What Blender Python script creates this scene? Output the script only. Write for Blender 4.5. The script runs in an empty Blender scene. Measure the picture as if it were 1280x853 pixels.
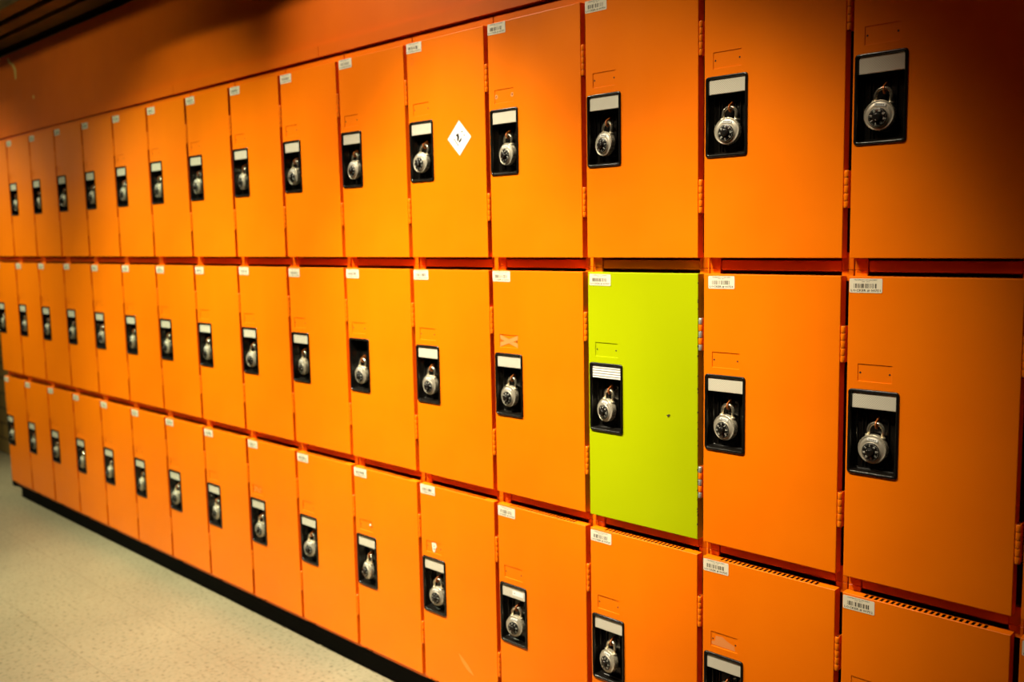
import bpy, math, random
from mathutils import Matrix, Vector
random.seed(7)
C = bpy.context.scene.collection
sc = bpy.context.scene
PI = math.pi

# ------------------------------------------------------------------ dimensions (metres)
ZO = 1.29              # underside of the top row of doors, above the floor
PITCH = 0.305          # locker column spacing
DW = 0.2905            # door width
DH = 0.5597            # door height
ROWP = 0.5922          # row spacing
FD = 0.022             # frame plane behind the door faces
NCOL = 16

# ------------------------------------------------------------------ helpers
class MB:
    def __init__(s): s.v = []; s.f = []; s.m = []; s.sm = []
    def vert(s, x, y, z): s.v.append((x, y, z)); return len(s.v)-1
    def face(s, idx, m=0, smooth=False): s.f.append(tuple(idx)); s.m.append(m); s.sm.append(smooth)
    def quad(s, a, b, c, d, m=0, smooth=False):
        i = len(s.v); s.v += [tuple(a), tuple(b), tuple(c), tuple(d)]; s.face((i, i+1, i+2, i+3), m, smooth)
    def box(s, x0, x1, y0, y1, z0, z1, m=0, bev=0.0):
        if bev <= 0:
            p = [s.vert(x, y, z) for z in (z0, z1) for y in (y0, y1) for x in (x0, x1)]
            for q in ((0,2,3,1),(4,5,7,6),(0,1,5,4),(2,6,7,3),(0,4,6,2),(1,3,7,5)):
                s.face([p[k] for k in q], m)
            return
        # chamfered box
        b = bev; X = (x0, x1); Y = (y0, y1); Z = (z0, z1); P = {}
        for i in (0, 1):
            for j in (0, 1):
                for k in (0, 1):
                    sx = 1 if i == 0 else -1; sy = 1 if j == 0 else -1; sz = 1 if k == 0 else -1
                    P[i,j,k,'x'] = s.vert(X[i], Y[j]+sy*b, Z[k]+sz*b)
                    P[i,j,k,'y'] = s.vert(X[i]+sx*b, Y[j], Z[k]+sz*b)
                    P[i,j,k,'z'] = s.vert(X[i]+sx*b, Y[j]+sy*b, Z[k])
        for i in (0, 1): s.face([P[i,0,0,'x'], P[i,1,0,'x'], P[i,1,1,'x'], P[i,0,1,'x']], m)
        for j in (0, 1): s.face([P[0,j,0,'y'], P[1,j,0,'y'], P[1,j,1,'y'], P[0,j,1,'y']], m)
        for k in (0, 1): s.face([P[0,0,k,'z'], P[1,0,k,'z'], P[1,1,k,'z'], P[0,1,k,'z']], m)
        for i in (0, 1):
            for j in (0, 1): s.face([P[i,j,0,'x'], P[i,j,1,'x'], P[i,j,1,'y'], P[i,j,0,'y']], m)
            for k in (0, 1): s.face([P[i,0,k,'x'], P[i,1,k,'x'], P[i,1,k,'z'], P[i,0,k,'z']], m)
        for j in (0, 1):
            for k in (0, 1): s.face([P[0,j,k,'y'], P[1,j,k,'y'], P[1,j,k,'z'], P[0,j,k,'z']], m)
        for i in (0, 1):
            for j in (0, 1):
                for k in (0, 1): s.face([P[i,j,k,'x'], P[i,j,k,'y'], P[i,j,k,'z']], m)
    def loops(s, loops, m=0, smooth=True, cap0=False, cap1=False, closed=True):
        ids = [[s.vert(*p) for p in l] for l in loops]
        n = len(ids[0])
        for a, b in zip(ids, ids[1:]):
            for k in range(n if closed else n-1):
                s.face((a[k], a[(k+1) % n], b[(k+1) % n], b[k]), m, smooth)
        if cap0: s.face(ids[0][::-1], m)
        if cap1: s.face(ids[-1], m)
    def tube(s, pts, r, seg=10, m=0, caps=True):
        L = []; n = len(pts); pts = [Vector(p) for p in pts]; up = None
        for i, p in enumerate(pts):
            t = (pts[min(i+1, n-1)]-pts[max(i-1, 0)]).normalized()
            if up is None:
                up = Vector((0,1,0)) if abs(t.y) < 0.9 else Vector((1,0,0))
            a = (up-t*up.dot(t)).normalized(); b = t.cross(a); up = a
            rr = r[i] if isinstance(r, (list, tuple)) else r
            L.append([tuple(p+(a*math.cos(2*PI*k/seg)+b*math.sin(2*PI*k/seg))*rr) for k in range(seg)])
        s.loops(L, m, True, caps, caps)
    def lathe_y(s, prof, seg=48, m=0, cx=0, cz=0, cap0=True, cap1=True, smooth=True, flute=0, nfl=0):
        # prof: list of (radius, y); axis along y
        L = []
        for r, y in prof:
            L.append([(cx+(r+(flute*math.cos(nfl*2*PI*k/seg) if flute else 0))*math.cos(2*PI*k/seg), y,
                       cz+(r+(flute*math.cos(nfl*2*PI*k/seg) if flute else 0))*math.sin(2*PI*k/seg)) for k in range(seg)])
        s.loops(L, m, smooth, cap0, cap1)
    def cyl_z(s, cx, cy, prof, seg=14, m=0, smooth=True):
        s.loops([[(cx+r*math.cos(2*PI*k/seg), cy+r*math.sin(2*PI*k/seg), z) for k in range(seg)] for r, z in prof], m, smooth, True, True)
    def mesh(s, name, mats, fix=True):
        me = bpy.data.meshes.new(name); me.from_pydata(s.v, [], s.f)
        for q in mats: me.materials.append(q)
        me.polygons.foreach_set('material_index', s.m)
        me.polygons.foreach_set('use_smooth', s.sm)
        if fix:
            import bmesh
            bm = bmesh.new(); bm.from_mesh(me)
            bmesh.ops.recalc_face_normals(bm, faces=bm.faces); bm.to_mesh(me); bm.free()
        me.update(); return me

def link(name, me, parent=None, loc=(0,0,0)):
    o = bpy.data.objects.new(name, me); C.objects.link(o)
    o.location = loc
    if parent is not None: o.parent = parent
    return o
def tag(o, label, cat, group=None):
    o['label'] = label; o['category'] = cat
    if group: o['group'] = group
    return o
def struct(name, me, loc=(0,0,0)):
    o = link(name, me, None, loc); o['kind'] = 'structure'; return o
def rrect(x0, x1, z0, z1, r, y, n=5):
    P = []
    for cx, cz, a0 in ((x1-r, z1-r, 0), (x0+r, z1-r, 90), (x0+r, z0+r, 180), (x1-r, z0+r, 270)):
        for k in range(n+1):
            a = math.radians(a0+90*k/n); P.append((cx+r*math.cos(a), y, cz+r*math.sin(a)))
    return P
def text_geo(txt, size, align='LEFT', bold=0.0):
    cu = bpy.data.curves.new('text', 'FONT'); cu.body = txt; cu.size = size; cu.align_x = align
    cu.resolution_u = 1; cu.offset = bold
    o = bpy.data.objects.new('text', cu); C.objects.link(o)
    dg = bpy.context.evaluated_depsgraph_get()
    me = o.evaluated_get(dg).to_mesh()
    vs = [tuple(v.co) for v in me.vertices]; fs = [tuple(p.vertices) for p in me.polygons]
    o.evaluated_get(dg).to_mesh_clear(); bpy.data.objects.remove(o); bpy.data.curves.remove(cu)
    return vs, fs
_tc = {}
def add_text(mb, txt, size, x, z, y, m=0, width=None, align='CENTER', rot=0.0, bold=0.0):
    key = (txt, round(size, 5), bold)
    if key not in _tc: _tc[key] = text_geo(txt, size, 'CENTER', bold)
    vs, fs = _tc[key]
    xs = [v[0] for v in vs]; w = max(xs)-min(xs); c = (max(xs)+min(xs))/2
    k = (width/w) if width else 1.0
    base = len(mb.v); cr, sr = math.cos(rot), math.sin(rot)
    for v in vs:
        px = (v[0]-c)*k; pz = v[1]
        mb.v.append((x+px*cr-pz*sr, y, z+px*sr+pz*cr))
    for f in fs: mb.face([base+i for i in f], m)

# ------------------------------------------------------------------ materials
def new_mat(name):
    m = bpy.data.materials.new(name); m.use_nodes = True
    nt = m.node_tree; b = nt.nodes['Principled BSDF']; return m, nt, b
def plain(name, col, rough=0.5, metal=0.0, spec=0.5):
    m, nt, b = new_mat(name)
    b.inputs['Base Color'].default_value = (*col, 1); b.inputs['Roughness'].default_value = rough
    b.inputs['Metallic'].default_value = metal; b.inputs['Specular IOR Level'].default_value = spec
    return m
def noise(nt, scale, detail=3, coord='Object'):
    tc = nt.nodes.new('ShaderNodeTexCoord'); n = nt.nodes.new('ShaderNodeTexNoise')
    n.inputs['Scale'].default_value = scale; n.inputs['Detail'].default_value = detail
    nt.links.new(tc.outputs[coord], n.inputs['Vector']); return n
def ramp(nt, src, stops):
    r = nt.nodes.new('ShaderNodeValToRGB'); e = r.color_ramp.elements
    while len(e) < len(stops): e.new(0.5)
    for q, (p, c) in zip(e, stops): q.position = p; q.color = (*c, 1)
    nt.links.new(src, r.inputs['Fac']); return r
def bump(nt, b, src, strength, dist):
    n = nt.nodes.new('ShaderNodeBump'); n.inputs['Strength'].default_value = strength
    n.inputs['Distance'].default_value = dist
    nt.links.new(src, n.inputs['Height']); nt.links.new(n.outputs['Normal'], b.inputs['Normal'])
def paint(name, c1, c2, rough=0.34, spec=0.16):
    m, nt, b = new_mat(name)
    n = noise(nt, 5.0, 5); r = ramp(nt, n.outputs['Fac'], [(0.35, c1), (0.65, c2)])
    nt.links.new(r.outputs['Color'], b.inputs['Base Color'])
    n2 = noise(nt, 420, 2); bump(nt, b, n2.outputs['Fac'], 0.12, 0.0006)
    n3 = noise(nt, 9, 3); mr = nt.nodes.new('ShaderNodeMapRange')
    mr.inputs['To Min'].default_value = rough-0.05; mr.inputs['To Max'].default_value = rough+0.07
    nt.links.new(n3.outputs['Fac'], mr.inputs['Value']); nt.links.new(mr.outputs['Result'], b.inputs['Roughness'])
    b.inputs['Specular IOR Level'].default_value = spec
    return m
M_OR = paint('orange_paint', (0.86, 0.168, 0.0008), (0.90, 0.185, 0.0008))
M_GR = paint('green_paint', (0.375, 0.44, 0.0005), (0.39, 0.455, 0.0005))
M_HD = paint('header_paint', (0.74, 0.125, 0.0010), (0.80, 0.14, 0.0010), 0.42)
M_BK = plain('black_plastic', (0.006, 0.005, 0.004), 0.22)
M_BASE = plain('black_base', (0.0025, 0.002, 0.002), 0.8, 0, 0.08)
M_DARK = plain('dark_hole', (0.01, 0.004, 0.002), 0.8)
M_GAPSHADE = plain('gap_shade', (0.045, 0.004, 0.001), 0.7, 0, 0.1)
M_LEAF = plain('hasp_paint', (0.42, 0.10, 0.01), 0.3, 0.3)
M_INK = plain('sticker_ink', (0.035, 0.028, 0.02), 0.6)
M_BAR = plain('barcode_ink', (0.06, 0.045, 0.025), 0.6)
M_WHITE = plain('white_paper', (0.85, 0.85, 0.82), 0.5)
M_STK = plain('cream_sticker', (0.80, 0.72, 0.56), 0.45)
M_DIAL = plain('dial_black', (0.008, 0.007, 0.006), 0.25)
M_MARK = plain('dial_white', (0.62, 0.60, 0.52), 0.5)
M_PINK = plain('pink_residue', (0.78, 0.25, 0.055), 0.6)
M_CHIP = plain('paint_chip', (0.05, 0.035, 0.01), 0.7)
M_SMEAR = plain('pale_scuff', (0.90, 0.24, 0.02), 0.6)

def metal(name, col, rough):
    m, nt, b = new_mat(name)
    b.inputs['Base Color'].default_value = (*col, 1); b.inputs['Metallic'].default_value = 0.6
    n = noise(nt, 260, 3); mr = nt.nodes.new('ShaderNodeMapRange')
    mr.inputs['To Min'].default_value = rough-0.06; mr.inputs['To Max'].default_value = rough+0.1
    nt.links.new(n.outputs['Fac'], mr.inputs['Value']); nt.links.new(mr.outputs['Result'], b.inputs['Roughness'])
    return m
M_STEEL = metal('lock_steel', (0.50, 0.45, 0.36), 0.40)
M_RIM = metal('lock_rim', (0.60, 0.53, 0.40), 0.24)
M_CHROME = metal('shackle_chrome', (0.72, 0.64, 0.48), 0.12); M_CHROME.node_tree.nodes['Principled BSDF'].inputs['Metallic'].default_value = 0.9
M_BARE = metal('bare_metal', (0.5, 0.48, 0.42), 0.4)

# perforated reflective plate: dimples on a fixed grid
def plate_mat():
    m, nt, b = new_mat('mesh_plate')
    tc = nt.nodes.new('ShaderNodeTexCoord'); mp = nt.nodes.new('ShaderNodeMapping')
    mp.inputs['Rotation'].default_value = (0, PI/4, 0)
    v = nt.nodes.new('ShaderNodeTexVoronoi'); v.inputs['Scale'].default_value = 330; v.inputs['Randomness'].default_value = 0
    nt.links.new(tc.outputs['Object'], mp.inputs['Vector']); nt.links.new(mp.outputs['Vector'], v.inputs['Vector'])
    r = ramp(nt, v.outputs['Distance'], [(0.30, (0.74, 0.69, 0.57)), (0.60, (0.38, 0.345, 0.27))])
    nt.links.new(r.outputs['Color'], b.inputs['Base Color'])
    b.inputs['Roughness'].default_value = 0.4; b.inputs['Metallic'].default_value = 0.1
    bump(nt, b, v.outputs['Distance'], 0.3, -0.0008)
    return m
M_PLATE = plate_mat()
def stripe_mat():
    m, nt, b = new_mat('ribbed_white')
    tc = nt.nodes.new('ShaderNodeTexCoord'); w = nt.nodes.new('ShaderNodeTexWave')
    w.bands_direction = 'Z'; w.inputs['Scale'].default_value = 54
    nt.links.new(tc.outputs['Object'], w.inputs['Vector'])
    r = ramp(nt, w.outputs['Fac'], [(0.15, (0.16, 0.14, 0.11)), (0.45, (0.85, 0.83, 0.78))])
    nt.links.new(r.outputs['Color'], b.inputs['Base Color']); b.inputs['Roughness'].default_value = 0.5
    return m
M_RIB = stripe_mat()
def floor_mat():
    m, nt, b = new_mat('vinyl_tile')
    tc = nt.nodes.new('ShaderNodeTexCoord')
    n1 = nt.nodes.new('ShaderNodeTexNoise'); n1.inputs['Scale'].default_value = 75; n1.inputs['Detail'].default_value = 4
    n2 = nt.nodes.new('ShaderNodeTexNoise'); n2.inputs['Scale'].default_value = 3.0; n2.inputs['Detail'].default_value = 3
    for n in (n1, n2): nt.links.new(tc.outputs['Object'], n.inputs['Vector'])
    r1 = ramp(nt, n1.outputs['Fac'], [(0.30, (0.14, 0.11, 0.07)), (0.42, (0.30, 0.25, 0.165)), (0.75, (0.36, 0.29, 0.20))])
    r2 = ramp(nt, n2.outputs['Fac'], [(0.3, (0.86, 0.86, 0.86)), (0.7, (1, 1, 1))])
    mp = nt.nodes.new('ShaderNodeMapping'); mp.inputs['Location'].default_value = (0.1, 0.53, 0)
    br = nt.nodes.new('ShaderNodeTexBrick'); br.offset = 0; br.inputs['Scale'].default_value = 1
    br.inputs['Brick Width'].default_value = 0.305; br.inputs['Row Height'].default_value = 0.305
    br.inputs['Mortar Size'].default_value = 0.0012; br.inputs['Mortar Smooth'].default_value = 0.3
    br.inputs['Color1'].default_value = (1,1,1,1); br.inputs['Color2'].default_value = (0.95,0.95,0.95,1)
    br.inputs['Mortar'].default_value = (0.62,0.6,0.58,1)
    nt.links.new(tc.outputs['Object'], mp.inputs['Vector']); nt.links.new(mp.outputs['Vector'], br.inputs['Vector'])
    a = nt.nodes.new('ShaderNodeMixRGB'); a.blend_type = 'MULTIPLY'; a.inputs[0].default_value = 1
    c = nt.nodes.new('ShaderNodeMixRGB'); c.blend_type = 'MULTIPLY'; c.inputs[0].default_value = 1
    nt.links.new(r1.outputs['Color'], a.inputs[1]); nt.links.new(r2.outputs['Color'], a.inputs[2])
    nt.links.new(a.outputs[0], c.inputs[1]); nt.links.new(br.outputs['Color'], c.inputs[2])
    nt.links.new(c.outputs[0], b.inputs['Base Color']); b.inputs['Roughness'].default_value = 0.42
    return m
def brick_mat():
    m, nt, b = new_mat('painted_brick')
    tc = nt.nodes.new('ShaderNodeTexCoord'); mp = nt.nodes.new('ShaderNodeMapping')
    mp.inputs['Rotation'].default_value = (PI/2, 0, 0)
    br = nt.nodes.new('ShaderNodeTexBrick'); br.inputs['Scale'].default_value = 1
    br.inputs['Brick Width'].default_value = 0.3; br.inputs['Row Height'].default_value = 0.1; br.inputs['Mortar Size'].default_value = 0.006
    br.inputs['Color1'].default_value = (0.33,0.20,0.055,1); br.inputs['Color2'].default_value = (0.28,0.17,0.05,1)
    br.inputs['Mortar'].default_value = (0.10,0.06,0.02,1)
    nt.links.new(tc.outputs['Object'], mp.inputs['Vector']); nt.links.new(mp.outputs['Vector'], br.inputs['Vector'])
    nt.links.new(br.outputs['Color'], b.inputs['Base Color']); b.inputs['Roughness'].default_value = 0.6
    return m
def slat_mat():
    m, nt, b = new_mat('slat_brown')
    n = noise(nt, 6, 4); r = ramp(nt, n.outputs['Fac'], [(0.35, (0.075, 0.034, 0.004)), (0.65, (0.17, 0.085, 0.012))])
    nt.links.new(r.outputs['Color'], b.inputs['Base Color']); b.inputs['Roughness'].default_value = 0.5
    return m
M_FLOOR = floor_mat(); M_BRICK = brick_mat(); M_SLAT = slat_mat()
M_CEIL = plain('ceiling_dark', (0.012, 0.009, 0.006), 0.8)
M_WALL = plain('wall_warm', (0.012, 0.008, 0.005), 0.8)

# ------------------------------------------------------------------ room shell
XL, XR, YF, YB, ZC = -13.0, 3.2, -3.4, 0.36, ZO+2.05
def shell(name, x0, x1, y0, y1, z0, z1, mat):
    mb = MB(); mb.box(x0, x1, y0, y1, z0, z1); return struct(name, mb.mesh(name, [mat]))
shell('floor', XL, XR, YF, YB, -0.1, 0, M_FLOOR)
shell('ceiling', XL, XR, YF, YB, ZC, ZC+0.1, M_CEIL)
shell('wall_back', XL, XR, YB, YB+0.1, 0, ZC, M_BRICK)
shell('wall_front', XL, XR, YF-0.1, YF, 0, ZC, M_WALL)
shell('wall_left', XL-0.1, XL, YF, YB, 0, ZC, M_WALL)
shell('wall_right', XR, XR+0.1, YF, YB, 0, ZC, M_WALL)

# header panel above the bank (very slightly out of level), its lower strip in sections, then the ceiling slats
def header():
    xa, xb = -6.2, 1.4
    def zz(x, z): return ZO+z+0.0013*(x+1.0)
    def slab(mb, x0, x1, y0, y1, z0, z1):
        P = [(x, y, zz(x, z)) for z in (z0, z1) for y in (y0, y1) for x in (x0, x1)]
        i = len(mb.v); mb.v += P
        for q in ((0,2,3,1),(4,5,7,6),(0,1,5,4),(2,6,7,3),(0,4,6,2),(1,3,7,5)): mb.face([i+k for k in q])
    mb = MB(); slab(mb, xa, xb, 0.021, YB-0.001, 0.623, 0.972)
    struct('trim_1', mb.mesh('header_panel', [M_HD]))
    mb = MB(); x = xa; k = 0
    while x < xb-0.01:
        x1 = min(x+0.9125, xb); slab(mb, x+0.0008, x1-0.0008, 0.0120, YB-0.001, 0.5885, 0.6215); x = x1; k += 1
    struct('trim_2', mb.mesh('header_strip', [M_HD]))
    # curved pale scrape and a dot on the header, where paint is gone
    mk = MB()
    pts = [(-4.225, 0.950), (-4.205, 0.925), (-4.165, 0.912), (-4.140, 0.885), (-4.140, 0.840)]
    w = [0.010, 0.016, 0.014, 0.014, 0.008]
    for (p, a), (q, b) in zip(zip(pts, w), zip(pts[1:], w[1:])):
        mk.quad((p[0]-a, 0.0205, ZO+p[1]), (p[0]+a, 0.0205, ZO+p[1]), (q[0]+b, 0.0205, ZO+q[1]), (q[0]-b, 0.0205, ZO+q[1]))
    mk.lathe_y([(0.009, 0.0206), (0.009, 0.0204)], 12, 0, -3.93, ZO+0.735)
    struct('trim_3', mk.mesh('header_scrape', [plain('pale_scrape', (0.85, 0.55, 0.12), 0.5)]))
header()
def slat(name, x0, x1, y0, y1):
    mb = MB(); mb.box(x0, x1, y0, y1, ZO+1.0, ZO+1.022, 0, 0.003)
    mb.box(x0, x1, y0, y0+0.004, ZO+1.015, ZO+1.045); mb.box(x0, x1, y1-0.004, y1, ZO+1.015, ZO+1.045)
    struct(name, mb.mesh(name, [M_SLAT]))
slat('trim_4', -6.5, 1.4, -0.058, 0.020)
slat('trim_5', -6.5, 1.4, -0.152, -0.088)
slat('trim_6', -4.62, 1.4, -0.250, -0.185)
mb = MB(); mb.box(-6.5, 1.4, -0.26, YB, ZO+1.16, ZO+1.18); struct('trim_7', mb.mesh('soffit', [M_CEIL]))

# black base tray and recessed plinth
mb = MB()
mb.box(-4.655, 0.66, 0.030, 0.345, ZO-1.2300, ZO-1.2075, 0, 0.001)
mb.box(-4.655, -4.600, 0.024, 0.345, ZO-1.2300, ZO-1.140)
mb.box(-4.600, 0.64, 0.050, 0.335, 0.0, ZO-1.2300)
struct('baseboard_front', mb.mesh('locker_base', [M_BASE]))

# ------------------------------------------------------------------ locker part meshes
# local frame: x right, y into the wall, z up; origin = lower left corner of the door face
def door_mesh(mat, name):
    mb = MB(); b = 0.0013; T = DH
    xs = [b, 0.0075, 0.0198, 0.0825, 0.0932, DW-b]
    zs = [b, T-0.3575, T-0.2070, T-0.1895, T-0.1575, T-b]
    for i in range(5):
        for j in range(5):
            x0, x1, z0, z1 = xs[i], xs[i+1], zs[j], zs[j+1]
            if 1 <= i <= 3 and j == 1: continue
            if i == 2 and j == 3:
                d = 0.0013; c = 0.0006
                mb.quad((x0+c, d, z0+c), (x1-c, d, z0+c), (x1-c, d, z1-c), (x0+c, d, z1-c))
                O = [(x0,0,z0),(x1,0,z0),(x1,0,z1),(x0,0,z1)]; I = [(x0+c,d,z0+c),(x1-c,d,z0+c),(x1-c,d,z1-c),(x0+c,d,z1-c)]
                for k in range(4): mb.quad(O[k], O[(k+1) % 4], I[(k+1) % 4], I[k])
                for hx in (x0+0.0045, x1-0.0045):      # rivet holes
                    mb.lathe_y([(0.0018, 0.0012), (0.0018, 0.0010)], 12, 1, hx, (z0+z1)/2, True, True)
                continue
            mb.quad((x0,0,z0), (x1,0,z0), (x1,0,z1), (x0,0,z1))
    # rounded fold round the face
    def ring(e, y): return [(e, y, e), (DW-e, y, e), (DW-e, y, T-e), (e, y, T-e)]
    R = [ring(b, 0), ring(b*0.45, b*0.16), ring(b*0.12, b*0.5), ring(0, b*1.1)]
    for A, B in zip(R, R[1:]):
        for k in range(4): mb.quad(A[k], A[(k+1) % 4], B[(k+1) % 4], B[k])
    y0, y1 = b*1.1, FD-0.0008
    mb.quad((0,y0,0), (0,y1,0), (0,y1,T), (0,y0,T)); mb.quad((DW,y0,0), (DW,y1,0), (DW,y1,T), (DW,y0,T))
    mb.quad((0,y0,0), (DW,y0,0), (DW,y1,0), (0,y1,0))
    # top flange with a row of vent slots
    n = 22; p = 0.0099; sw = 0.0056; s0 = 0.0380; ya, yb = 0.0030, 0.0195
    mb.quad((0,y0,T), (DW,y0,T), (DW,ya,T), (0,ya,T)); mb.quad((0,yb,T), (DW,yb,T), (DW,y1,T), (0,y1,T))
    edges = [0.0]
    for k in range(n): edges += [s0+k*p, s0+k*p+sw]
    edges.append(DW)
    for k in range(0, len(edges), 2):
        mb.quad((edges[k],ya,T), (edges[k+1],ya,T), (edges[k+1],yb,T), (edges[k],yb,T))
    for k in range(n):
        a = s0+k*p; c = a+sw
        for q in (((a,ya),(c,ya)), ((c,ya),(c,yb)), ((c,yb),(a,yb)), ((a,yb),(a,ya))):
            mb.quad((*q[0], T), (*q[1], T), (*q[1], T-0.0012), (*q[0], T-0.0012))
    # back sheet closes the pan
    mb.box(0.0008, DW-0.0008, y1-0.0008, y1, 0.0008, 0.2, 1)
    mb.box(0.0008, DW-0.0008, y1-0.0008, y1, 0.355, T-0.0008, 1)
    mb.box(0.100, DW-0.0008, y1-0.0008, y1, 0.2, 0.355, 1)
    mb.quad((0.001,0.002,T-0.02), (DW-0.001,0.002,T-0.02), (DW-0.001,y1,T-0.02), (0.001,y1,T-0.02), 1)  # dark sheet under the slots, standing for the unlit cavity
    return mb.mesh(name, [mat, M_DARK], fix=False)
def body_mesh(top=False):
    mb = MB(); x0, x1 = 0.0014, PITCH-0.0014; y0, y1 = FD, 0.335
    z0, z1 = -0.0215, ROWP-0.0222
    if top: z1 = DH+0.0225
    t = 0.0012
    mb.box(x0, x0+t, y0+0.016, y1, z0, z1); mb.box(x1-t, x1, y0+0.016, y1, z0, z1)
    mb.box(x0, x1, y1-t, y1, z0, z1)
    mb.box(x0+t, x1-t, y0+0.010, y1-t, z0+0.001, z0+t+0.001); mb.box(x0+t, x1-t, y0+0.010, y1-t, z1-t, z1)
    zt = DH-0.010
    for za, zb in ((z0, 0.010), (zt, z1)):      # corner faces of the frame, showing between the doors
        mb.box(x0, x0+0.0235, y0, y0+0.006, za, zb, 0, 0.0008)
        mb.box(x1-0.0225, x1, y0, y0+0.006, za, zb, 0, 0.0008)
    # dark strips that paint the shade into the gaps behind the door edges
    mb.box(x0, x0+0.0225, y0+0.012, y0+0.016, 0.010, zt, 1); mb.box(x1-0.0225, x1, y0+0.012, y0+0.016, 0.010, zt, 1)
    mb.box(x0+0.0255, x1-0.0235, y0+0.0022, y0+0.007, z0-0.0035, z0+0.0165, 0, 0.0008)   # rail under the door
    if top:
        mb.box(x0, x1, y0-0.001, y0+0.005, DH-0.002, z1, 0, 0.0008)
    return mb.mesh('locker_body', [M_OR, M_GAPSHADE])
def hinge_mesh(bare):
    mb = MB(); L = 0.0690; n = 5; k = L/n; r = 0.0044; cx, cy = DW+0.0047, 0.0035
    for i in range(n):
        z0 = i*k+0.0005; z1 = (i+1)*k-0.0005
        m = 1 if (bare and i % 2 == 0) else 0
        e0 = 0.0022 if i == 0 else 0.0003; e1 = 0.0022 if i == n-1 else 0.0003
        mb.cyl_z(cx, cy, [(r-e0, z0), (r-e0*0.3, z0+e0*0.3), (r, z0+e0), (r, z1-e1), (r-e1*0.3, z1-e1*0.3), (r-e1, z1)], 16, m)
    mb.cyl_z(cx, cy, [(0.0028, 0.0005), (0.0028, L-0.0005)], 10, 2)
    mb.box(cx+0.0005, cx+0.0024, cy, FD+0.0005, 0.001, L-0.001, 0)          # leaf running back to the frame
    mb.box(DW-0.0004, cx-0.002, cy+0.001, FD-0.003, 0.001, L-0.001, 0)
    return mb.mesh('hinge', [M_OR, M_BARE, M_DARK])
PX0, PX1, PZ0, PZ1 = 0.0036, 0.0972, DH-0.3610, DH-0.2035
def pocket_mesh():
    mb = MB(); L = []
    for ins, y, r in ((0.0, 0.0004, 0.0065), (0.0003, -0.0020, 0.0065), (0.0012, -0.0032, 0.006), (0.0042, -0.0034, 0.0045),
                      (0.0056, -0.0022, 0.0040), (0.0066, 0.0030, 0.0035), (0.0075, 0.0185, 0.0035), (0.0095, 0.0205, 0.0025)):
        L.append(rrect(PX0+ins, PX1-ins, PZ0+ins, PZ1-ins, r, y))
    mb.loops(L, 0, True, False, True)
    # moulded ribs and lugs inside the cup
    for x in (0.024, 0.030, 0.071): mb.box(x, x+0.0014, 0.0165, 0.0205, PZ0+0.012, PZ1-0.034, 0)
    mb.box(0.055, 0.064, 0.016, 0.0205, PZ0+0.010, PZ0+0.015, 0, 0.001)
    mb.box(PX0+0.012, PX1-0.012, 0.011, 0.0205, PZ0+0.0045, PZ0+0.0095, 0, 0.0012)
    # slot the hasp comes through
    mb.box(0.0475, 0.0605, 0.0190, 0.0205, PZ1-0.072, PZ1-0.036, 0, 0.001)
    return mb.mesh('lock_pocket', [M_BK])
def plate_mesh(mat, sticker=False):
    mb = MB(); x0, x1, z0, z1 = PX0+0.0075, PX1-0.0055, PZ1-0.0350, PZ1-0.0062
    P = []
    for cx, cz, a0, r in ((x1, z1, 0, 0.004), (x0, z1, 90, 0.004)):
        for k in range(5):
            a = math.radians(a0+90*k/4); P.append(((cx-r if a0 == 0 else cx+r)+r*math.cos(a), cz-r+r*math.sin(a)))
    P += [(x0, z0), (x1, z0)]
    def ins(e): 
        cx, cz = (x0+x1)/2, (z0+z1)/2
        return [(cx+(p[0]-cx)*(1-e/0.04), cz+(p[1]-cz)*(1-e/0.014)) for p in P]
    mb.loops([[(x, 0.0035, z) for x, z in P], [(x, 0.0006, z) for x, z in P], [(x, 0.0, z) for x, z in ins(0.0008)]], 0, False, True, True)
    if sticker:
        mb.box(x0+0.036, x0+0.073, -0.0004, 0.0002, z0+0.008, z0+0.0195, 1)
        add_text(mb, 'a', 0.009, x0+0.043, z0+0.012, -0.0006, 2)
    return mb.mesh('mesh_plate', [mat, M_WHITE, M_INK])
def hasp_mesh():
    # flat lug standing in the y-z plane, pierced; the shackle runs through the eye
    mb = MB(); x0, x1 = 0.0530, 0.0550; hy, hz, hr = 0.0090, DH-0.2670, 0.0048
    def out(k, n):
        a = 2*PI*k/n; c, s_ = math.cos(a), math.sin(a)
        R = 0.0082
        y, z = hy+R*c, hz+R*s_
        if c > 0: y = hy+c*0.0105; z = hz+s_*0.0085+c*0.010
        return y, z
    n = 28
    O = [out(k, n) for k in range(n)]; I = [(hy+hr*math.cos(2*PI*k/n), hz+hr*math.sin(2*PI*k/n)) for k in range(n)]
    for k in range(n):
        j = (k+1) % n
        for x in (x0, x1): mb.quad((x, *O[k]), (x, *O[j]), (x, *I[j]), (x, *I[k]))
        mb.quad((x0, *O[k]), (x0, *O[j]), (x1, *O[j]), (x1, *O[k]))
        mb.quad((x0, *I[k]), (x0, *I[j]), (x1, *I[j]), (x1, *I[k]))
    return mb.mesh('hasp', [M_LEAF])
def sticker_mesh():
    mb = MB(); w, h = 0.0600, 0.0256
    mb.loops([rrect(0, w, -h, 0, 0.0022, 0.0001), rrect(0, w, -h, 0, 0.0022, -0.0003)], 0, False, True, True)
    return mb.mesh('barcode_sticker', [M_STK])
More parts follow.
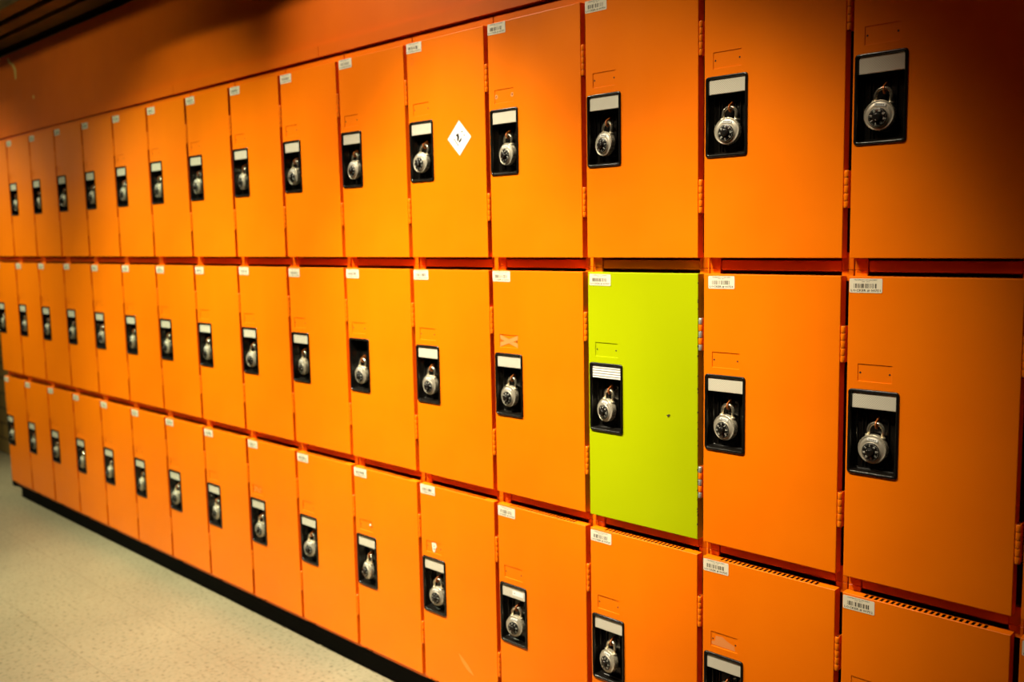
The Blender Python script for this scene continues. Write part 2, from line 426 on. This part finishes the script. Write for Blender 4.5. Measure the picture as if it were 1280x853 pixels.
def lettering_mesh(num):
    mb = MB(); w = 0.060; y = -0.00045; rnd = random.Random(num)
    add_text(mb, 'UNIVERSITY OF CALGARY', 0.0030, w*0.5, -0.0036, y, 0, 0.042, bold=0.00003)
    add_text(mb, 'KI7  3P1', 0.0028, w*0.5, -0.0066, y, 0, 0.0135)
    x = 0.0085
    while x < 0.0490:
        b = rnd.choice((0.0007, 0.0010, 0.0016, 0.0024)); g = rnd.choice((0.0008, 0.0012, 0.0018, 0.0024))
        mb.quad((x, y, -0.0172), (x+b, y, -0.0172), (x+b, y, -0.0090), (x, y, -0.0090), 1); x += b+g
    add_text(mb, 'LOCKER # %05d' % num, 0.0056, w*0.5, -0.0232, y, 0, 0.054, bold=0.00010)
    return mb.mesh('lettering', [M_INK, M_BAR], fix=False)

ME_DOOR = door_mesh(M_OR, 'door'); ME_DOORG = door_mesh(M_GR, 'green_door')
ME_BODY = body_mesh(); ME_BODYT = body_mesh(True)
ME_HINGE = hinge_mesh(False); ME_HINGEG = hinge_mesh(True)
ME_POCK = pocket_mesh(); ME_PLATE = plate_mesh(M_PLATE); ME_PLATEG = plate_mesh(M_RIB); ME_PLATES = plate_mesh(M_PLATE, True)
ME_HASP = hasp_mesh(); ME_STK = sticker_mesh()

# ------------------------------------------------------------------ padlock part meshes; origin at the body centre
def lock_body():
    mb = MB(); R = 0.0264
    mb.lathe_y([(R-0.0040, 0.0070), (R-0.0012, 0.0064), (R-0.0002, 0.0050), (R, 0.0030), (R, -0.0050), (R-0.0003, -0.0064), (R-0.0010, -0.0072),
                (R-0.0018, -0.0070)], 56, 1, cap1=False)
    mb.lathe_y([(R-0.0018, -0.0070), (R-0.0024, -0.0064), (R-0.0050, -0.0074), (0.0195, -0.0084), (0.0178, -0.0088)], 56, 0, cap0=False)
    for sx in (-1, 1):     # collars where the shackle enters
        mb.cyl_z(sx*0.0135, 0.0015, [(0.0052, 0.0200), (0.0052, 0.0238), (0.0045, 0.0245)], 14, 1)
    return mb.mesh('lock_body', [M_STEEL, M_RIM])
def lock_shackle():
    mb = MB(); r = 0.0135; zc = 0.0335; P = [(-r, 0.0015, 0.018)]
    P += [(-r*math.cos(PI*k/18), 0.0015, zc+r*math.sin(PI*k/18)) for k in range(19)]
    P += [(r, 0.0015, 0.018)]
    mb.tube(P, 0.0033, 12)
    return mb.mesh('shackle', [M_CHROME])
def lock_dial():
    mb = MB(); cz = -0.0042; y = -0.0090
    mb.lathe_y([(0.0176, y+0.001), (0.0176, y-0.0006), (0.0168, y-0.0016), (0.0164, y-0.0012)], 48, 1, 0, cz)
    mb.lathe_y([(0.0164, y-0.0010), (0.0162, y-0.0024), (0.0152, y-0.0030), (0.0085, y-0.0036)], 48, 0, 0, cz)
    for k in range(40):
        a = 2*PI*k/40; r0 = 0.0140 if k % 5 else 0.0128; r1 = 0.0149; w = 0.00016 if k % 5 else 0.0004
        c, s_ = math.cos(a), math.sin(a); ya = y-0.00325
        mb.quad((r0*c-w*s_, ya, cz+r0*s_+w*c), (r0*c+w*s_, ya, cz+r0*s_-w*c), (r1*c+w*s_, ya+0.00006, cz+r1*s_-w*c), (r1*c-w*s_, ya+0.00006, cz+r1*s_+w*c), 2)
    for k, t in enumerate(('0','5','10','15','20','25','30','35')):
        a = PI/2-2*PI*k/8
        rr = 0.0097; add_text(mb, t, 0.0042, (rr*math.cos(a))-0.0014*math.sin(a)*0, cz+rr*math.sin(a)-0.0013*0, y-0.0040, 2, rot=a-PI/2, bold=0.00008)
    return mb.mesh('dial', [M_DIAL, M_STEEL, M_MARK])
def lock_knob():
    mb = MB(); cz = -0.0042; y = -0.0126
    mb.lathe_y([(0.0074, y+0.001), (0.0072, y-0.0045), (0.0064, y-0.0056), (0.0058, y-0.0058)], 48, 0, 0, cz, flute=0.00028, nfl=12)
    mb.lathe_y([(0.0050, y-0.0057), (0.0050, y-0.0061), (0.0044, y-0.0062)], 24, 0, 0, cz)
    mb.box(-0.0004, 0.0004, y-0.0061, y-0.0056, cz+0.0018, cz+0.0060, 1)
    return mb.mesh('knob', [M_DIAL, M_MARK])
def lock_badge():
    mb = MB(); mb.loops([rrect(-0.0100, 0.0100, 0.0152, 0.0200, 0.0010, -0.0080), rrect(-0.0100, 0.0100, 0.0152, 0.0200, 0.0010, -0.0098)], 0, False, True, True)
    for x in (-0.0070, -0.0046, -0.0020, 0.0006, 0.0030, 0.0054): mb.box(x, x+0.0014, -0.0099, -0.0097, 0.0164, 0.0188, 1)
    return mb.mesh('badge', [M_WHITE, M_BAR])
LM = [('lock_body', lock_body()), ('shackle', lock_shackle()), ('dial', lock_dial()), ('badge', lock_badge())]
ME_KNOB = lock_knob()

# ------------------------------------------------------------------ the bank
WORDS = ['', 'first', 'second', 'third', 'fourth', 'fifth', 'sixth', 'seventh', 'eighth', 'ninth', 'tenth', 'eleventh', 'twelfth', 'thirteenth']
ROWN = ['top', 'middle', 'bottom']
def where(col, row):
    """place phrase; column 2 is the one with the green locker"""
    d = col-2
    if d == 0:
        return ['directly above the green locker', 'in the middle row', 'directly below the green locker'][row]
    if row == 1 and d == 1: return 'just left of the green locker'
    if row == 1 and d == -1: return 'just right of the green locker'
    side = 'left' if d > 0 else 'right'
    if col == 15: return 'at the far left end of the %s row' % ROWN[row]
    if d == -3: return 'cut off at the right end of the %s row' % ROWN[row]
    return 'in %s row, %s column %s of green' % (ROWN[row], WORDS[abs(d)], side)
SPECIAL = {
    (4, 0): 'orange metal locker with a white diamond sticker on its door, top row',
    (2, 1): 'bright lime green metal locker, the only green one in the bank',
    (5, 1): 'orange metal locker with no pale plate in its black pocket, middle row',
    (3, 1): 'orange metal locker with crossed pinkish tape scraps above its lock, beside the green locker',
    (4, 2): 'orange metal locker with a torn white scrap above its lock, bottom row',
    (3, 2): 'orange metal locker with a small white tag on its pocket plate, bottom row',
    (7, 2): 'orange metal locker with a pink scribbled scrap above its lock, bottom row',
    (1, 2): 'orange metal locker with a pinkish worn nameplate recess, bottom row right of the green locker',
}
offs = {(0,1): (0.0015, 0.0037), (1,1): (0.0109, 0.0037), (2,1): (0.0055, 0.0037), (2,0): (0.0004, 0.0022), (3,1): (0.0005, 0.0008), (4,1): (0.0016, 0.0016),
        (0,2): (0.0012, 0.0040), (1,2): (0.0012, 0.0034), (2,2): (0.0015, 0.0042), (3,2): (0.0012, 0.004), (4,0): (0.0003, -0.001), (3,0): (0.0008, 0.0010)}
rnd = random.Random(11)
def add_extra(lk, name, mb, mats, label=None):
    o = link(name, mb.mesh(name, mats), lk)
    if label: o['label'] = label
    return o
for col in range(-1, NCOL):
    for row in range(3):
        x0 = -col*PITCH; z0 = ZO-row*ROWP
        green = (col, row) == (2, 1)
        lk = bpy.data.objects.new('locker', None); C.objects.link(lk); lk.location = (x0, 0, z0); lk.empty_display_size = 0.05
        lab = SPECIAL.get((col, row), 'orange locker '+where(col, row))
        tag(lk, lab, 'locker', 'stacked lockers along the wall')
        link('body', ME_BODYT if row == 0 else ME_BODY, lk)
        sw = rnd.uniform(-0.0018, 0.0030)
        door = link('door', ME_DOORG if green else ME_DOOR, lk); door.rotation_euler.z = sw
        if green: door['label'] = 'lime green door'
        for zt in (0.1592, 0.4705):
            h = link('hinge', ME_HINGEG if green else ME_HINGE, door); h.location.z = DH-zt
            if green: h['label'] = 'hinge with bare metal knuckles'
        pk = link('lock_pocket', ME_POCK, lk); pk.rotation_euler.z = sw
        if (col, row) != (5, 1):
            pl = link('mesh_plate', ME_PLATEG if green else (ME_PLATES if (col, row) == (3, 2) else ME_PLATE), pk)
            if green: pl['label'] = 'white ribbed plate'
        link('hasp', ME_HASP, pk)
        ox, oz = offs.get((col, row), (rnd.uniform(0.0005, 0.004), rnd.uniform(0.0005, 0.004)))
        st = link('barcode_sticker', ME_STK, lk, (ox, -0.0003, DH-max(oz, 0.0006))); st.rotation_euler.y = rnd.uniform(-0.012, 0.012)
        link('lettering', lettering_mesh(750+3*col+row if col >= 0 else 747+row), st)
        ly = -0.0008
        if (col, row) == (4, 0):
            cx, cz, a = 0.1965, 0.3000, 0.0435
            mb = MB(); mb.loops([[(cx-a, ly+0.0006, cz), (cx, ly+0.0006, cz-a), (cx+a, ly+0.0006, cz), (cx, ly+0.0006, cz+a)],
                                 [(cx-a, ly, cz), (cx, ly, cz-a), (cx+a, ly, cz), (cx, ly, cz+a)]], 0, False, True, True)
            ds = add_extra(lk, 'diamond_sticker', mb, [M_WHITE], 'white diamond shaped sticker')
            mb = MB(); yy = ly-0.0002
            def blob(px, pz, rx, rz, rot, n=14):
                P = []
                for k in range(n):
                    a_ = 2*PI*k/n; u, v = 1.35*rx*math.cos(a_), 1.35*rz*math.sin(a_)
                    P.append((cx+px+u*math.cos(rot)-v*math.sin(rot), yy, cz+pz+u*math.sin(rot)+v*math.cos(rot)))
                i = len(mb.v); mb.v += P; mb.face(range(i, i+n))
            blob(-0.0060, 0.0080, 0.0042, 0.0026, 0.3); blob(-0.0040, 0.0040, 0.0030, 0.0050, 0.25); blob(-0.0042, -0.0015, 0.0026, 0.0048, -0.3)
            blob(0.0040, -0.0060, 0.0050, 0.0022, 0.8); blob(0.0015, -0.0085, 0.0026, 0.0016, 0.3)
            blob(0.0110, 0.0150, 0.0024, 0.0012, 0.3); blob(0.0185, 0.0055, 0.0018, 0.0012, -0.5); blob(0.0095, 0.0010, 0.0010, 0.0010, 0)
            for t in range(4): blob(-0.0175+t*0.0040, -0.0030-t*0.0045, 0.0022, 0.0012, -0.85, 8)
            o = link('emblem', mb.mesh('emblem', [M_INK]), ds)
            mb = MB(); P = [0.0215, DH-0.0475]
            L = []
            for r in (0.0068, 0.0074): L.append([(P[0]+r*math.cos(2*PI*k/28)*0.8, -0.0003, P[1]+r*math.sin(2*PI*k/28)*1.15) for k in range(28)])
            mb.loops(L, 0, False); add_extra(lk, 'ring_mark', mb, [plain('ring_stain', (0.62, 0.10, 0.002), 0.6)])
        idx, idz = 0.0511, DH-0.1735
        if (col, row) == (3, 1):
            mb = MB()
            for s_ in (-1, 1):
                a = (idx-0.030, idz-s_*0.010); b_ = (idx+0.030, idz+s_*0.010)
                mb.quad((a[0], 0.0008-0.0001*s_, a[1]-0.005), (b_[0], 0.0008-0.0001*s_, b_[1]-0.005), (b_[0], 0.0008-0.0001*s_, b_[1]+0.005), (a[0], 0.0008-0.0001*s_, a[1]+0.005))
            add_extra(lk, 'tape_scrap', mb, [M_PINK], 'crossed strips of pinkish tape')
        if (col, row) == (4, 2):
            mb = MB(); P = [(-0.009,0.013),(0.008,0.014),(0.012,0.004),(0.006,-0.002),(0.004,-0.012),(-0.003,-0.014),(-0.007,-0.006)]
            i = len(mb.v); mb.v += [(idx+px, 0.0006, idz+pz) for px, pz in P]; mb.face(range(i, i+7))
            mb.box(idx-0.0005, idx+0.003, 0.0003, 0.0006, idz+0.002, idz+0.006, 1); mb.box(idx-0.001, idx+0.002, 0.0003, 0.0006, idz-0.006, idz-0.002, 1)
            add_extra(lk, 'paper_scrap', mb, [M_STK, M_INK], 'torn white paper scrap')
            mb = MB(); P = []
            for k in range(16):
                a_ = 2*PI*k/16; u, v = 0.034*math.cos(a_)*(1+0.2*math.sin(3*a_)), 0.0075*math.sin(a_)
                P.append((0.170+u*0.8+v*0.5, -0.0004, 0.085-u*0.62+v*0.8))
            i = len(mb.v); mb.v += P; mb.face(range(i, i+16))
            add_extra(lk, 'scuff', mb, [M_SMEAR], 'pale rubbed scuff')
        if (col, row) == (7, 2):
            mb = MB()
            for k in range(5): mb.box(idx-0.022+k*0.009, idx-0.015+k*0.009, 0.0007, 0.0012, idz-0.006+0.005*((k*2) % 3), idz-0.001+0.005*((k*2) % 3))
            add_extra(lk, 'paper_scrap', mb, [M_PINK], 'pink scribbled scrap')
        if (col, row) == (1, 2):
            mb = MB(); P = [(-0.030,-0.013),(0.026,-0.013),(0.024,-0.003),(0.006,0.003),(-0.004,0.009),(-0.020,0.008),(-0.022,-0.004),(-0.030,-0.006)]
            i = len(mb.v); mb.v += [(idx+px, 0.0010, idz+pz) for px, pz in P]; mb.face(range(i, i+8))
            add_extra(lk, 'residue', mb, [M_PINK], 'pinkish glue residue')
        if (col, row) == (5, 2):
            mb = MB(); mb.lathe_y([(0.0035, -0.0002), (0.0030, -0.0008)], 12, 0, idx+0.020, idz+0.006); add_extra(lk, 'paper_scrap', mb, [M_WHITE], 'small round white dot')
        if (col, row) == (3, 0):
            mb = MB()
            for hx in (0.0245, 0.0780):
                mb.loops([[(hx+r*math.cos(2*PI*k/16), 0.0011, idz+r*math.sin(2*PI*k/16)) for k in range(16)] for r in (0.0018, 0.0052)], 0, False)
            add_extra(lk, 'residue', mb, [M_PINK], 'pale rings round the two holes')
        if green:
            mb = MB(); P = [(0,0),(0.004,0.002),(0.006,0.0065),(0.002,0.006),(-0.003,0.003)]
            i = len(mb.v); mb.v += [(0.2165+px, -0.0004, 0.254+pz) for px, pz in P]; mb.face(range(i, i+5))
            for k in range(26):   # chipped paint along the hinge-side edge
                z = rnd.uniform(0.01, DH-0.01); s_ = rnd.uniform(0.0006, 0.0022)
                mb.box(DW-0.0010, DW+0.0003, 0.0002+rnd.uniform(0, 0.001), 0.0018+rnd.uniform(0, 0.002), z, z+s_*1.8)
            add_extra(lk, 'paint_chip', mb, [M_CHIP], 'dark chips in the green paint')
        # ---- padlock, hanging through the hasp
        e = bpy.data.objects.new('padlock', None); C.objects.link(e); e.empty_display_size = 0.03
        yaw = rnd.uniform(-0.22, 0.16); roll = rnd.uniform(-0.04, 0.20); spin = rnd.uniform(0, 2*PI); pitch = rnd.uniform(-0.10, 0.02)
        if (col, row) == (0, 0): yaw, roll = 0.10, 0.14
        if (col, row) == (0, 1): yaw, roll = 0.0, 0.10
        if (col, row) == (1, 1): yaw, roll = -0.12, 0.12
        if (col, row) == (2, 1): yaw, roll = -0.2, 0.16
        # pivot: top of the shackle in the eye of the hasp
        Rm = Matrix.Rotation(yaw, 4, 'Z') @ Matrix.Rotation(roll, 4, 'Y') @ Matrix.Rotation(pitch, 4, 'X')
        piv = Vector((x0+0.0540, 0.0088, z0+DH-0.2650))
        off = Rm @ Vector((0.0, 0.0015, 0.0470))
        e.matrix_world = Matrix.Translation(piv-off) @ Rm
        pw = 'on '+('the green locker' if green else ('the locker with the diamond sticker' if (col, row) == (4, 0) else
             ('the middle-row locker whose pocket has no pale plate' if (col, row) == (5, 1) else 'the locker '+where(col, row))))
        tag(e, 'silver dial padlock '+pw, 'padlock', 'combination padlocks on the lockers')
        for nme, me in LM:
            o = link(nme, me, e)
            if nme == 'dial':
                # turn the dial about its own axis
                o.matrix_local = Matrix.Translation((0,0,-0.0042)) @ Matrix.Rotation(spin, 4, 'Y') @ Matrix.Translation((0,0,0.0042))
                link('knob', ME_KNOB, o)

# ------------------------------------------------------------------ lights
KEYC = (1.0, 0.90, 0.66)
def spot(name, loc, aim, power, angle, size, col=KEYC, blend=1.0):
    l = bpy.data.lights.new(name, 'SPOT'); l.energy = power; l.spot_size = math.radians(angle); l.spot_blend = blend
    l.shadow_soft_size = size; l.color = col
    o = bpy.data.objects.new(name, l); C.objects.link(o); o.location = loc
    d = Vector(aim)-Vector(loc); o.rotation_euler = d.to_track_quat('-Z', 'Y').to_euler(); return o
def area(name, loc, aim, power, sx, sy, col=KEYC):
    l = bpy.data.lights.new(name, 'AREA'); l.energy = power; l.shape = 'RECTANGLE'; l.size = sx; l.size_y = sy; l.color = col
    o = bpy.data.objects.new(name, l); C.objects.link(o); o.location = loc
    d = Vector(aim)-Vector(loc); o.rotation_euler = d.to_track_quat('-Z', 'Y').to_euler(); return o
LP = (-0.95, -1.36, ZO+1.95)      # key lamp overhead; extra spots added at it to shape the falloff
YW = (0.91, 0.96, 0.62)
spot('fitted_spot', LP, (-0.45, 0, ZO), 165, 26, 0.045)
spot('fitted_spot', LP, (-0.10, 0, ZO-0.12), 105, 24, 0.045)
spot('fitted_spot', LP, (-1.1, 0, ZO-0.5), 730, 34, 0.045)
spot('fitted_spot', LP, (-0.40, 0, ZO-0.35), 235, 20, 0.045)
spot('fitted_spot', (-0.35, -1.5, ZO+1.95), (-0.17, 0, ZO-0.30), 250, 24, 0.045)  # added spot, lifts the near right columns
spot('fitted_spot', (-2.4, -1.36, ZO+1.95), (-1.7, 0, ZO-1.0), 500, 44, 0.08)  # spots added at this point to light the middle columns
spot('fitted_spot', (-2.4, -1.36, ZO+1.95), (-2.4, 0, ZO-0.5), 240, 50, 0.08, YW)
spot('fitted_spot', (-2.4, -1.36, ZO+1.95), (-0.6, 0, ZO-1.3), 210, 26, 0.08)
spot('fitted_spot', (-2.4, -1.36, ZO+1.95), (-1.2, 0, ZO+0.3), 280, 36, 0.08)
spot('fitted_spot', (-3.6, -1.4, ZO+1.95), (-2.3, 0, ZO-1.6), 610, 50, 0.12, YW)  # added spot for the lower left columns
spot('fitted_spot', (-5.2, -1.4, ZO+1.95), (-4.2, 0, ZO-1.6), 430, 60, 0.12, YW)
spot('fitted_spot', (-5.2, -1.4, ZO+1.95), (-3.6, 0, ZO-0.7), 170, 34, 0.12, YW)
spot('fitted_spot', (-5.2, -3.1, ZO+1.95), (-4.6, 0, ZO+0.2), 125, 60, 0.25, YW)  # added spot, brightens the far left of header and top row
spot('fitted_spot', (-2.8, -3.1, ZO+1.95), (-3.1, 0, ZO+0.95), 115, 34, 0.25, YW)  # added spot that reaches the header below the slats
spot('fitted_spot', (-0.6, -2.3, ZO+1.95), (0.4, 0, ZO-0.3), 16, 50, 0.2, (1.0, 0.22, 0.06))  # added red fill, tints the dim right-hand columns
area('ceiling_lamp', (-10.5, -2.4, ZO+1.0), (-4, 0, ZO+0.2), 3, 0.7, 0.4, (1, 0.72, 0.42))

w = bpy.data.worlds.new('world'); sc.world = w; w.use_nodes = True
w.node_tree.nodes['Background'].inputs['Color'].default_value = (1.0, 0.45, 0.2, 1)
w.node_tree.nodes['Background'].inputs['Strength'].default_value = 0.05

# ------------------------------------------------------------------ camera
cam = bpy.data.cameras.new('camera'); co = bpy.data.objects.new('camera', cam); C.objects.link(co); sc.camera = co
cam.sensor_width = 36; cam.lens = 1177.018/1280*36; cam.clip_start = 0.02
yw, pt, rl = 0.77195304, 0.11096134, -0.0195999
up = Vector((0,0,1)); r0 = Vector((math.cos(yw), math.sin(yw), 0)); f0 = Vector((-math.sin(yw), math.cos(yw), 0))
u2 = up*math.cos(pt)+f0*math.sin(pt); f2 = f0*math.cos(pt)-up*math.sin(pt)
Rr = r0*math.cos(rl)+u2*math.sin(rl); Uu = -r0*math.sin(rl)+u2*math.cos(rl)
co.matrix_world = Matrix(((Rr.x, Uu.x, -f2.x, 0.74985204), (Rr.y, Uu.y, -f2.y, -1.64615196), (Rr.z, Uu.z, -f2.z, ZO+0.05149885), (0,0,0,1)))
cam.dof.use_dof = True; cam.dof.focus_distance = 1.85; cam.dof.aperture_fstop = 3.4

sc.view_settings.view_transform = 'Standard'; sc.view_settings.look = 'None'
sc.view_settings.exposure = 0.0; sc.view_settings.gamma = 1.0; sc.view_settings.use_curve_mapping = False
